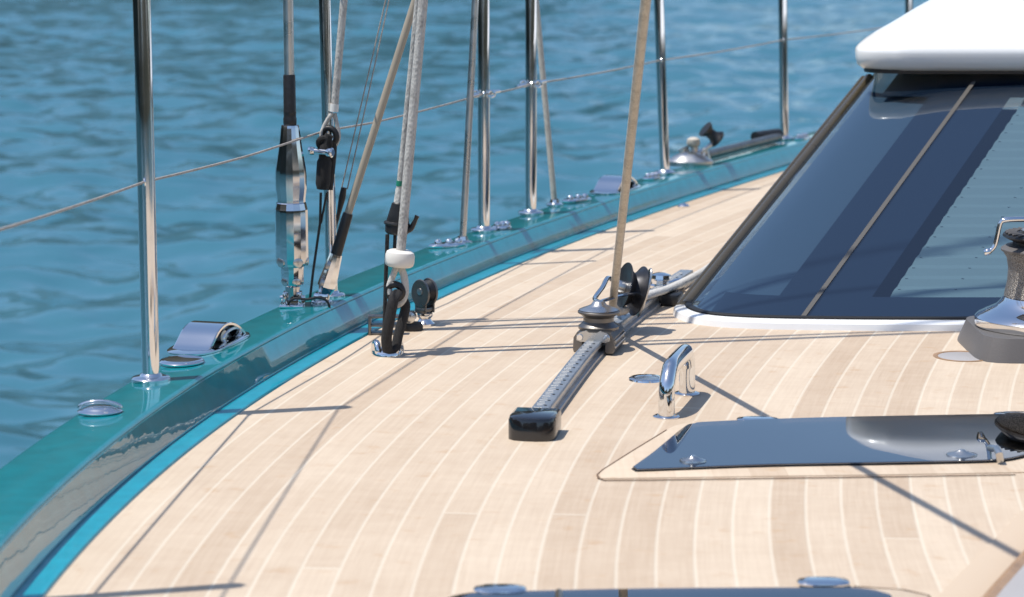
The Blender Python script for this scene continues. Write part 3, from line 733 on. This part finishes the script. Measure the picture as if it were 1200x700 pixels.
# ------------------------------------------------------------------ hatches
def uvplan(mb): return [(p.x, p.y) for p in mb.v]
def hatch(name, label, gl, groove_pts, margin, hinges, latches):
    c = V((sum(p.x for p in gl) / len(gl), sum(p.y for p in gl) / len(gl), 0))
    T = Thing(name, label, 'hatch', (c.x, c.y, 0), 'flush deck hatches')
    mb = MB().prism(margin, .0, .0018, .0004); T.part('teak_margin', mb, 'teak_plain', uvf=[(p.x * .9 + 40, p.y) for p in mb.v])
    def sc(k): return [c + (p - c) * k for p in gl]
    fm = MB().prism(gl, .0, .0034, .0005); T.part('seal', fm, 'gasket')
    T.part('lining', MB().prism([c + (p - c) * .985 for p in gl], .0034, .0038), 'interior')
    gg = MB(); n = len(gl); gin = [c + (p - c) * .994 for p in gl]
    pn = MB().prism(gin, .0046, .0066, .0008); y0_ = min(p.y for p in gl)
    for p in pn.v: p.z += (p.y - y0_) * (.014 if groove_pts[0].y > 3.5 else .003)
    T.part('pane', pn, 'hatch_glass', smooth=12)
    if groove_pts: T.part('groove', MB().tube([p + V((0, 0, .0018)) for p in groove_pts], .0016, n=6, flat=.5), 'groove')
    for hp, w in hinges:
        h = MB().lathe(at(*hp, .006), [(w, 0), (w * 1.02, .002), (w * .96, .004), (w * .6, .0055)], n=28, sy=.55, sq=3)
        T.part('hinge', h, 'chrome')
    for lp, w in latches:
        T.part('latch', MB().lathe(at(*lp, .0067), [(w, 0), (w * .95, .003), (w * .6, .005), (w * .25, .008), (w * .2, .010)], n=28, sy=.7), 'steel')
    return T
G = lambda L: [V((p.x, p.y, 0)) for p in [at(x, y, .005) for x, y in L]]
gl = cr(G([(740, 548), (765, 531), (800, 504), (812, 500), (830, 498), (936, 494), (1080, 491), (1235, 489), (1262, 492), (1270, 500), (1255, 512), (1215, 530), (1200, 535), (1180, 539), (1150, 541), (1050, 543), (900, 545.5), (790, 549.5), (745, 551)]), 4)
mg = G([(699, 554), (705, 549), (775, 505), (790, 497), (815, 491), (940, 488), (1080, 485.5), (1250, 483.5), (1300, 486), (1305, 495), (1262, 533), (1245, 543), (1200, 551), (1050, 553.5), (900, 555.5), (760, 557.5), (705, 558)])
h1 = hatch('deck_hatch', 'long dark flush glass hatch in front of the winch', gl, G([(1190, 554), (1050, 556.3), (900, 558.3), (760, 560.3), (708, 560.5), (701, 558), (700, 554), (706, 548.5), (740, 527), (781, 502)]), mg,
      [((888, 493), .036), ((1192, 487.5), .040)], [((812, 541), .022), ((1127, 534), .026)])
h1.part('stay', MB().tube([at(1172, 540, .007), at(1171, 532, .02), at(1168, 526, .024), at(1160, 525, .02)], .006, n=10), 'steel')
gl2 = cr(G([(500, 712), (540, 698), (600, 695), (760, 691.5), (960, 690.5), (1010, 691.5), (1036, 696), (1048, 706), (1040, 760), (1000, 790), (800, 800), (560, 800), (490, 780), (485, 730)]), 4)
mg2 = G([(455, 712), (500, 697), (560, 690.5), (760, 686), (960, 684.5), (1050, 688), (1086, 695), (1098, 706), (1090, 790), (1020, 830), (800, 840), (540, 840), (450, 810), (440, 740)])
h2 = hatch('deck_hatch', 'glass hatch cut off by the bottom edge of the view, only its far rim showing', gl2, G([(1000, 684.5), (1060, 688.5), (1088, 695), (1095, 704)]), mg2, [((586, 692), .034), ((965, 683.5), .034)], [])
h2.part('stay', MB().tube([at(655, 694, .010), at(655, 712, .010)], .005, n=8), 'brownframe')

# coaming corner, lower right
cp = G([(1214, 660), (1172, 708), (1140, 748), (1500, 760), (1500, 560), (1290, 560)])
T = Thing('cockpit_coaming', 'pale grey raised coaming with a brown wooden edge in the lower right corner', 'coaming', cp[0])
T.part('panel', MB().prism(cp, 0, .03, .006), 'coaming')
T.part('teak_margin', MB().prism(G([(1206, 640), (1150, 704), (1100, 760), (1040, 760), (1098, 697), (1206, 588), (1300, 500), (1400, 500)]), 0, .002, .0004), 'teak_plain', uvf=[(0, 0)] * 32)
e_ = [cp[-1], cp[0], cp[1], cp[2]]
T.part('edge_trim', MB().tube([p + V((-.004, -.004, .022)) for p in e_], .0115, n=8), 'teak_edge')
mgp = G([(1190, 640), (1140, 698), (1110, 740), (1150, 745), (1165, 704), (1210, 650), (1300, 560), (1280, 560)])

# ------------------------------------------------------------------ deckhouse
zb = .020
bc = at(806, 357, zb); tcorner = atY(1021, 90, 6.20); VEC = tcorner - bc
front = [at(1750, 373, zb), at(1450, 373.5, zb), at(1200, 374, zb), at(1050, 374, zb), at(940, 373, zb), at(880, 371.5, zb), at(840, 369, zb), at(820, 365.5, zb), at(809, 361, zb), bc]
sl = .33
side = [bc + V((.012, .05, 0)), bc + V((.035, .13, 0)), bc + V((.33 * .5, .5, 0)), bc + V((.45 * 1.2, 1.2, 0)), bc + V((.5 * 2.5, 2.5, 0))]
base = cr(front, 5) + cr([bc] + side, 4)[1:]
D = Thing('deckhouse', 'white roofed deckhouse with a raked dark wraparound windscreen', 'deckhouse', bc)
def ext(p, k, push=0.0): return p + VEC * k
nfr = len(cr(front, 5))
NB = 10
nrm = V((1, 0, 0)).cross(VEC).normalized()
if nrm.z < 0: nrm = -nrm
gm = MB().rings([[ext(p, 1.15 * k / NB) for p in base] for k in range(NB + 1)], closed=False)
D.part('windscreen', gm, 'glass', smooth=60)
# opaque mask panel with two window openings behind the glass
def gp(px, k, dep):   # point on front plane by base pixel x and rise k
    pxs = [(806, 357), (820, 365.5), (840, 369), (880, 371.5), (940, 373), (1050, 374), (1200, 374), (1450, 373.5), (1750, 373)]
    for (a, b_) in zip(pxs[:-1], pxs[1:]):
        if px <= b_[0]:
            tt = (px - a[0]) / (b_[0] - a[0]); return at(px, lerp(a[1], b_[1], tt), zb) + VEC * k - nrm * dep
    return at(px, 373, zb) + VEC * k - nrm * dep
def sheet(xs, k0, k1, dep, nk=2):
    mb = MB(); mb.rings([[gp(x, lerp(k0, k1, j / nk), dep) for x in xs] for j in range(nk + 1)], closed=False); return mb
fr = MB()
def ap(mb, o): mb.add(o.v, o.f)
xa = [809, 814, 822, 830]
ap(fr, sheet([830, 850, 870, 895, 925], -.01, .085, .004))
ap(fr, sheet([893, 905, 920, 940, 960, 980, 1003], .085, 1.14, .004, 6))
ap(fr, sheet([925, 960, 1000, 1050, 1200, 1450, 1750], -.01, .085, .004))
ap(fr, sheet([830, 860, 893], .93, 1.14, .004)); ap(fr, sheet([1003, 1100, 1200, 1450, 1750], .93, 1.14, .004))
D.part('window_mask', fr, 'frit')
D.part('sky_reflection_panel', sheet([810, 816, 824, 850, 870, 897], .03, .97, .022), 'sky_tone')  # added panel whose colour imitates the sky reflection on the left window
D.part('interior_lining', sheet([806, 850, 900, 1000, 1200, 1500, 1750], -.02, 1.14, .16), 'interior')
# pleated blind
bl = MB(); NP = 21; rowsb = []
xsb = [1018, 1022, 1060, 1100, 1150, 1200, 1300, 1450, 1700]
for j in range(NP * 2 + 1):
    k = lerp(.10, .96, j / (NP * 2)); dep = .024 + (.0050 if j % 2 else 0)
    xs2 = [x + (0 if (j % 2 and n_ < 2) else 0) for n_, x in enumerate(xsb)]
    rowsb.append([gp(x, k, dep) for x in xs2])
bl.rings(rowsb, closed=False); bo = D.part('blind', bl, 'blind', smooth=10)
cd = MB()
for x in (1024, 1092, 1250):
    for j in range(NP):
        k = lerp(.10, .96, (j * 2 + .1) / (NP * 2)); c_ = gp(x, k, .026); D.part('cord_hole', MB().box(c_, (.006, .004, .004)), 'interior', parent=bo)
D.part('blind_rail', MB().tube([gp(1016, .095, .026), gp(1200, .095, .026), gp(1700, .095, .026)], .007, n=8), 'blind', parent=bo)
sm = MB(); sm.rings([[gp(937, k / 8, -.0015), gp(943, k / 8, -.0015)] for k in range(9)], closed=False)
D.part('glass_joint', sm, 'seam')
# corner frame
fs_ = MB(); wv = VEC.normalized()
fs_.tube([bc + V((-.004, .006, -.002)) + VEC * (k / 12) for k in range(13)], .0125, n=12, flat=.8)
fs_.tube([bc + V((-.018, .02, -.004)) + VEC * (k / 12) for k in range(13)], .006, n=8)
D.part('window_frame', fs_, 'brownframe')
# base trim and gasket
outb = base
def off2(pts, d):
    out = []
    for i, p in enumerate(pts):
        a = pts[max(0, i - 1)]; b_ = pts[min(len(pts) - 1, i + 1)]; t = (b_ - a).normalized(); out.append(V((p.x, p.y, 0)) + V((-t.y, t.x, 0)) * (-d))
    return out
def trim(sec): 
    cols = [off2(base, d) for d, z in sec]
    return MB().rings([[V((cols[j][i].x, cols[j][i].y, sec[j][1])) for j in range(len(sec))] for i in range(len(base))], closed=False)
sgn = 1
tst = off2(base, .05)[10]
if (tst - base[10]).y > 0: sgn = -1
D.part('base_trim', trim([(-sgn * .02, .020), (sgn * .002, .0205), (sgn * .008, .019), (sgn * .024, .016), (sgn * .030, .013), (sgn * .033, .002), (sgn * .034, -.002)]), 'white')
D.part('gasket', trim([(-sgn * .01, .024), (sgn * .002, .0255), (sgn * .006, .023), (sgn * .007, .019)]), 'gasket')
# roof
rc = atY(1003, 50, 6.08)
zr0 = atY(1100, 85, 6.02).z; zr1 = atY(1100, 59, 6.0).z
rout = []
fy = 6.0
cor = V((rc.x, 6.10, 0))
rr = .10
pl_ = [V((4.2, fy + .02, 0)), V((3.0, fy, 0)), V((2.0, fy, 0)), V((1.4, fy, 0)), V((rc.x + .16, fy, 0)), V((rc.x + .075, fy + .012, 0)), V((rc.x + .022, fy + .045, 0)), V((rc.x + .003, fy + .10, 0)), V((rc.x + .020, fy + .18, 0)), V((rc.x + .10, fy + .42, 0)), V((rc.x + .42, fy + 1.2, 0)), V((rc.x + 1.25, fy + 3.0, 0)), V((4.2, fy + 3.0, 0))]
rout = cr(pl_, 5)
cen = V((2.6, 7.6, 0))
def inset(pts, d):
    o = []
    for i, p in enumerate(pts):
        a = pts[i - 1]; b_ = pts[(i + 1) % len(pts)]; t = (b_ - a).normalized(); n1 = V((-t.y, t.x, 0))
        if n1.dot(cen - p) < 0: n1 = -n1
        o.append(p + n1 * d)
    return o
def shrink(k, z_): return [V((lerp(p.x, cen.x, k), lerp(p.y, cen.y, k), z_)) for p in rout]
lv = [(.6, zr0 + .02), (.12, zr0 + .006), (.025, zr0 + .001), (.012, zr0 + .004), (.004, zr0 + .014), (.001, zr0 + .030), (.000, zr1 - .010), (.001, zr1), (.006, zr1 + .009), (.016, zr1 + .021), (.034, zr1 + .038), (.06, zr1 + .058), (.10, zr1 + .092), (.16, zr1 + .138), (.25, zr1 + .19), (.4, zr1 + .24), (.6, zr1 + .27), (.8, zr1 + .28)]
rings = [shrink(k, z_) for k, z_ in lv]
D.part('roof', MB().rings(rings), 'white', smooth=50)
gk = [[V((p.x, p.y, z_)) for p in inset(rout, d)] for d, z_ in ((.0225, zr0 + .006), (.0235, zr0 - .004), (.0275, zr0 - .004), (.0285, zr0 + .003))]
D.part('roof_gasket', MB().rings(gk, cap=False), 'gasket')

# ------------------------------------------------------------------ winch
wc_ = V((at(1225, 400).x * 0 + (1225 - 600) / FPX * (4.81 * math.cos(TH) + .12), 4.81, 0))
T = Thing('winch', 'large deck winch with speckled drum, wide chrome skirt and grey pedestal', 'winch', wc_)
T.part('pedestal', MB().lathe(wc_, [(.156, 0), (.155, .004), (.140, .046), (.120, .048)], n=56, sq=6), 'pedestal', smooth=25)
T.part('skirt', MB().lathe(wc_, [(.125, .0485), (.136, .049), (.138, .053), (.137, .066), (.131, .072), (.114, .080), (.096, .089), (.086, .100), (.082, .108), (.075, .110)], n=64), 'chrome', smooth=35)
T.part('drum', MB().lathe(wc_, [(.080, .109), (.079, .118), (.0745, .140), (.0735, .165), (.077, .186), (.084, .197), (.084, .200)], n=64), 'drum')
T.part('lower_jaw', MB().lathe(wc_, [(.080, .2005), (.089, .201), (.0895, .205), (.080, .211), (.066, .214)], n=56), 'pedestal')
T.part('jaw_ring', MB().lathe(wc_, [(.066, .214), (.066, .220), (.084, .228), (.087, .231), (.085, .235), (.060, .237)], n=56), 'black')
rib = MB()
for a in range(0, 360, 12):
    rib.box(wc_ + V((.070 * math.cos(R(a)), .070 * math.sin(R(a)), .2375)), (.024, .005, .004), .001, rot=Matrix.Rotation(R(a), 3, 'Z'))
T.part('top_ribs', rib, 'pedestal')
T.part('top_cap', MB().lathe(wc_, [(.050, .237), (.050, .243), (.040, .246), (.020, .246), (.018, .240)], n=40), 'steel')
w = lambda px, py, d: atY(px, py, wc_.y - d)
T.part('stripper_arm', MB().tube(cr([w(1222, 262, .03), w(1205, 257.5, .05), w(1182, 257.5, .06), w(1174, 259.5, .06), w(1171, 266, .06), w(1168, 280, .06), w(1165, 289, .06), w(1160, 294, .06), w(1153, 296.5, .06)], 5), [.0085] * 15 + [.0075] * 20 + [.009, .0105, .0115, .0115, .010, .008], n=14, flat=.65), 'chrome')
# round recess beside the pedestal
rc_ = at(1128, 418)
T = Thing('deck_recess', 'shallow round recess in the teak at the foot of the winch pedestal', 'deck fitting', rc_)
T.part('rim', MB().lathe(rc_, [(.058, .0003), (.058, .0012), (.054, .0016), (.050, .001), (.050, .0004)], n=48, sy=1.0), 'teak_edge')
T.part('bottom', MB().lathe(rc_, [(.049, .0002), (.048, .0006)], n=40), 'coaming')

# ------------------------------------------------------------------ rail hardware
def along(Y): s = slope(Y); return math.atan2(1, s) - PI / 2
# chock, built at origin with +Y along the rail
def chock_proto():
    T = Thing('fairlead_chock', '', 'fairlead', (0, 0, 0), 'arched chrome chocks on the bulwark')
    T.part('base_plate', MB().lathe((0, -.005, 0), [(.052, 0), (.052, .004), (.048, .007), (.03, .0075)], n=36, sy=2.35, sq=3.2), 'chrome')
    a = MB(); W = .037; th = .006; rows = []
    prof = [(-.090, .006), (-.080, .013), (-.066, .026), (-.048, .043), (-.030, .053), (-.008, .058), (.014, .056), (.036, .048), (.058, .034), (.076, .018), (.088, .006)]
    pp = cr([V((0, y_, z_)) for y_, z_ in prof], 4)
    rg = []
    for i, p in enumerate(pp):
        t = (pp[min(len(pp) - 1, i + 1)] - pp[max(0, i - 1)]).normalized(); nn_ = V((0, -t.z, t.y))
        rg.append([p + V((-W, 0, 0)), p + V((-W, 0, 0)) - nn_ * th, p + V((W, 0, 0)) - nn_ * th, p + V((W, 0, 0)), p + V((W - .002, 0, 0)) + nn_ * .0015, p + V((-W + .002, 0, 0)) + nn_ * .0015])
    a.rings(rg); T.part('arch', a, 'chrome', smooth=25)
    T.part('roller', MB().tube([(-.033, -.01, .024), (.033, -.01, .024)], .016, n=24), 'steel')
    T.part('side_ring', MB().loop((.030, .03, .018), (1, 0, 0), .030, .006, n=32, m=10, e1=(0, 1, 0), sx=1.4, sy=.55), 'chrome')
    return T.o
ch = chock_proto()
p = on_rail(250, 402); ch.location = p + V((-.006, 0, .0)); ch.rotation_euler = (0, 0, -.27); ch.scale = (1, 1.05, .68); ch['label'] = 'large arched chrome chock on the bulwark just behind the nearest stanchion'
c2 = copy_tree(ch); p = on_rail(722, 222); c2.location = p; c2.rotation_euler = (0, 0, -.40); c2['label'] = 'blurred arched chrome chock on the far bulwark left of the tan sheet'
# low plates near the first stanchion
p = on_rail(213, 425); solo('deck_plate', MB().lathe(p, [(.040, 0), (.041, .003), (.038, .006), (.03, .0068), (.010, .0072)], n=36, sy=1.1), 'chrome', 'flat oval chrome plate between the nearest stanchion and the arched chock', 'rail fitting', p)
# dome fairlead
p = on_rail(117, 483)
T = Thing('pop_up_cleat', 'small round chrome dome set in the bulwark top left of the nearest stanchion', 'rail fitting', p)
T.part('dome', MB().lathe(p, [(.036, 0), (.037, .002), (.034, .004), (.029, .005), (.027, .007), (.019, .010), (.008, .011)], n=44, sy=.85), 'chrome')
T.part('hoop', MB().loop(p + V((0, .004, .006)), (0, 1, .35), .034, .0035, a0=-85, a1=85, n=30, m=10, e1=(0, 0, 1), sx=.36), 'chrome')
# flat cleats with bolts
def cleat(px, py, L, label, rot):
    p = on_rail(px, py); T = Thing('flat_cleat', label, 'rail fitting', p, 'flat chrome cleats on the bulwark')
    T.part('plate', MB().lathe(p, [(.022, 0), (.0225, .004), (.020, .008), (.012, .009)], n=36, sx=L, e1=V((math.cos(rot), math.sin(rot), 0))), 'chrome')
    d = V((math.cos(rot), math.sin(rot), 0))
    for k in (-.5, .1, .6): T.part('bolt', MB().lathe(p + d * (.022 * L * k) + V((0, 0, .008)), [(.009, 0), (.009, .006), (.006, .010), (.002, .012)], n=16), 'chrome')
cleat(524, 289, 2.2, 'low flat chrome cleat at the foot of the slim pale brace', .45)
cleat(676, 236, 2.4, 'low flat chrome cleat between the tan brace and the far arched chock', .75)
cleat(588, 268, 1.2, 'short flat chrome cleat between the two gate stanchions', .6)
cleat(764, 210, 1.8, 'flat chrome cleat against the foot of the stanchion beyond the tan sheet', .9)
cleat(940, 163, 2.2, 'flat chrome cleat just beyond the stanchion at the end of the grey tube', 1.0)
# far tube and little windlass
a, b_ = on_rail(822, 191), on_rail(912, 168)
T = Thing('stowed_pole', 'dark grey pole lashed along the far bulwark with a black end fitting', 'pole', a)
T.part('tube', MB().tube([a + V((0, 0, .020)), b_ + V((0, 0, .022))], .0145, n=18), 'anod')
T.part('end_fitting', MB().tube([b_ + V((-.09, -.08, .030)), b_ + V((0, .02, .026))], [.018, .024], n=14), 'black')
T.part('clamp', MB().lathe(a, [(.03, -.002), (.03, .02), (.022, .04), (.008, .045)], n=18), 'chrome')
cpt = on_rail(808, 193)
T = Thing('snatch_block', 'blurred dark spool and chrome bracket standing on the far bulwark', 'block', cpt)
fy_ = cpt.y
f_ = lambda px, py: atY(px, py, fy_ + .02)
T.part('bracket', MB().lathe(cpt, [(.05, -.002), (.05, .012), (.03, .03), (.014, .04)], n=24, sx=1.5).tube([f_(806, 188), f_(802, 178), f_(800, 174)], .018, n=12).tube([f_(812, 190), f_(814, 176), f_(813, 170)], .012, n=12), 'steel')
T.part('knob', MB().lathe(f_(812.5, 172), [(.006, -.004), (.016, 0), (.022, .010), (.020, .024), (.008, .030)], n=20), 'rope_tan')
ax = (f_(838, 148) - f_(828, 166)).normalized()
T.part('spool', MB().lathe(f_(833, 157), [(.010, -.034), (.028, -.032), (.030, -.026), (.018, -.012), (.016, .006), (.026, .020), (.028, .026), (.010, .030)], ax=V((-.75, -.2, .62)), n=24), 'black')
T.part('lever', MB().tube([f_(845, 161), f_(824, 177), f_(812, 186)], [.009, .007, .008], n=10), 'steel')

# ------------------------------------------------------------------ light
sdir = V((.40, .11, -1)).normalized()
sun_d = bpy.data.lights.new('sun', 'SUN'); sun_d.energy = 4.1; sun_d.angle = R(.53); sun_d.color = (1, .955, .885)
sun = bpy.data.objects.new('sun', sun_d); COL.objects.link(sun); sun.rotation_euler = sdir.to_track_quat('-Z', 'Y').to_euler(); sun.location = (-3, -1, 8)
w_ = bpy.data.worlds.new('World'); S.world = w_; w_.use_nodes = True; nt = w_.node_tree
sky = nt.nodes.new('ShaderNodeTexSky'); sky.sky_type = 'NISHITA'; sky.sun_disc = False
to = -sdir; sky.sun_elevation = math.asin(to.z); sky.sun_rotation = math.atan2(to.x, to.y)
sky.air_density = 1.0; sky.dust_density = .6; sky.ozone_density = 1.6
bg = nt.nodes['Background']; bg.inputs[1].default_value = .14; nt.links.new(sky.outputs[0], bg.inputs[0])
S.view_settings.view_transform = 'Standard'; S.view_settings.look = 'None'; S.view_settings.gamma = 1; S.view_settings.exposure = .27
S.render.engine = 'CYCLES'
S.cycles.max_bounces = 8; S.cycles.glossy_bounces = 5; S.cycles.transparent_max_bounces = 10
S.cycles.caustics_reflective = False; S.cycles.sample_clamp_indirect = 6
S.render.resolution_x = 1024; S.render.resolution_y = 597
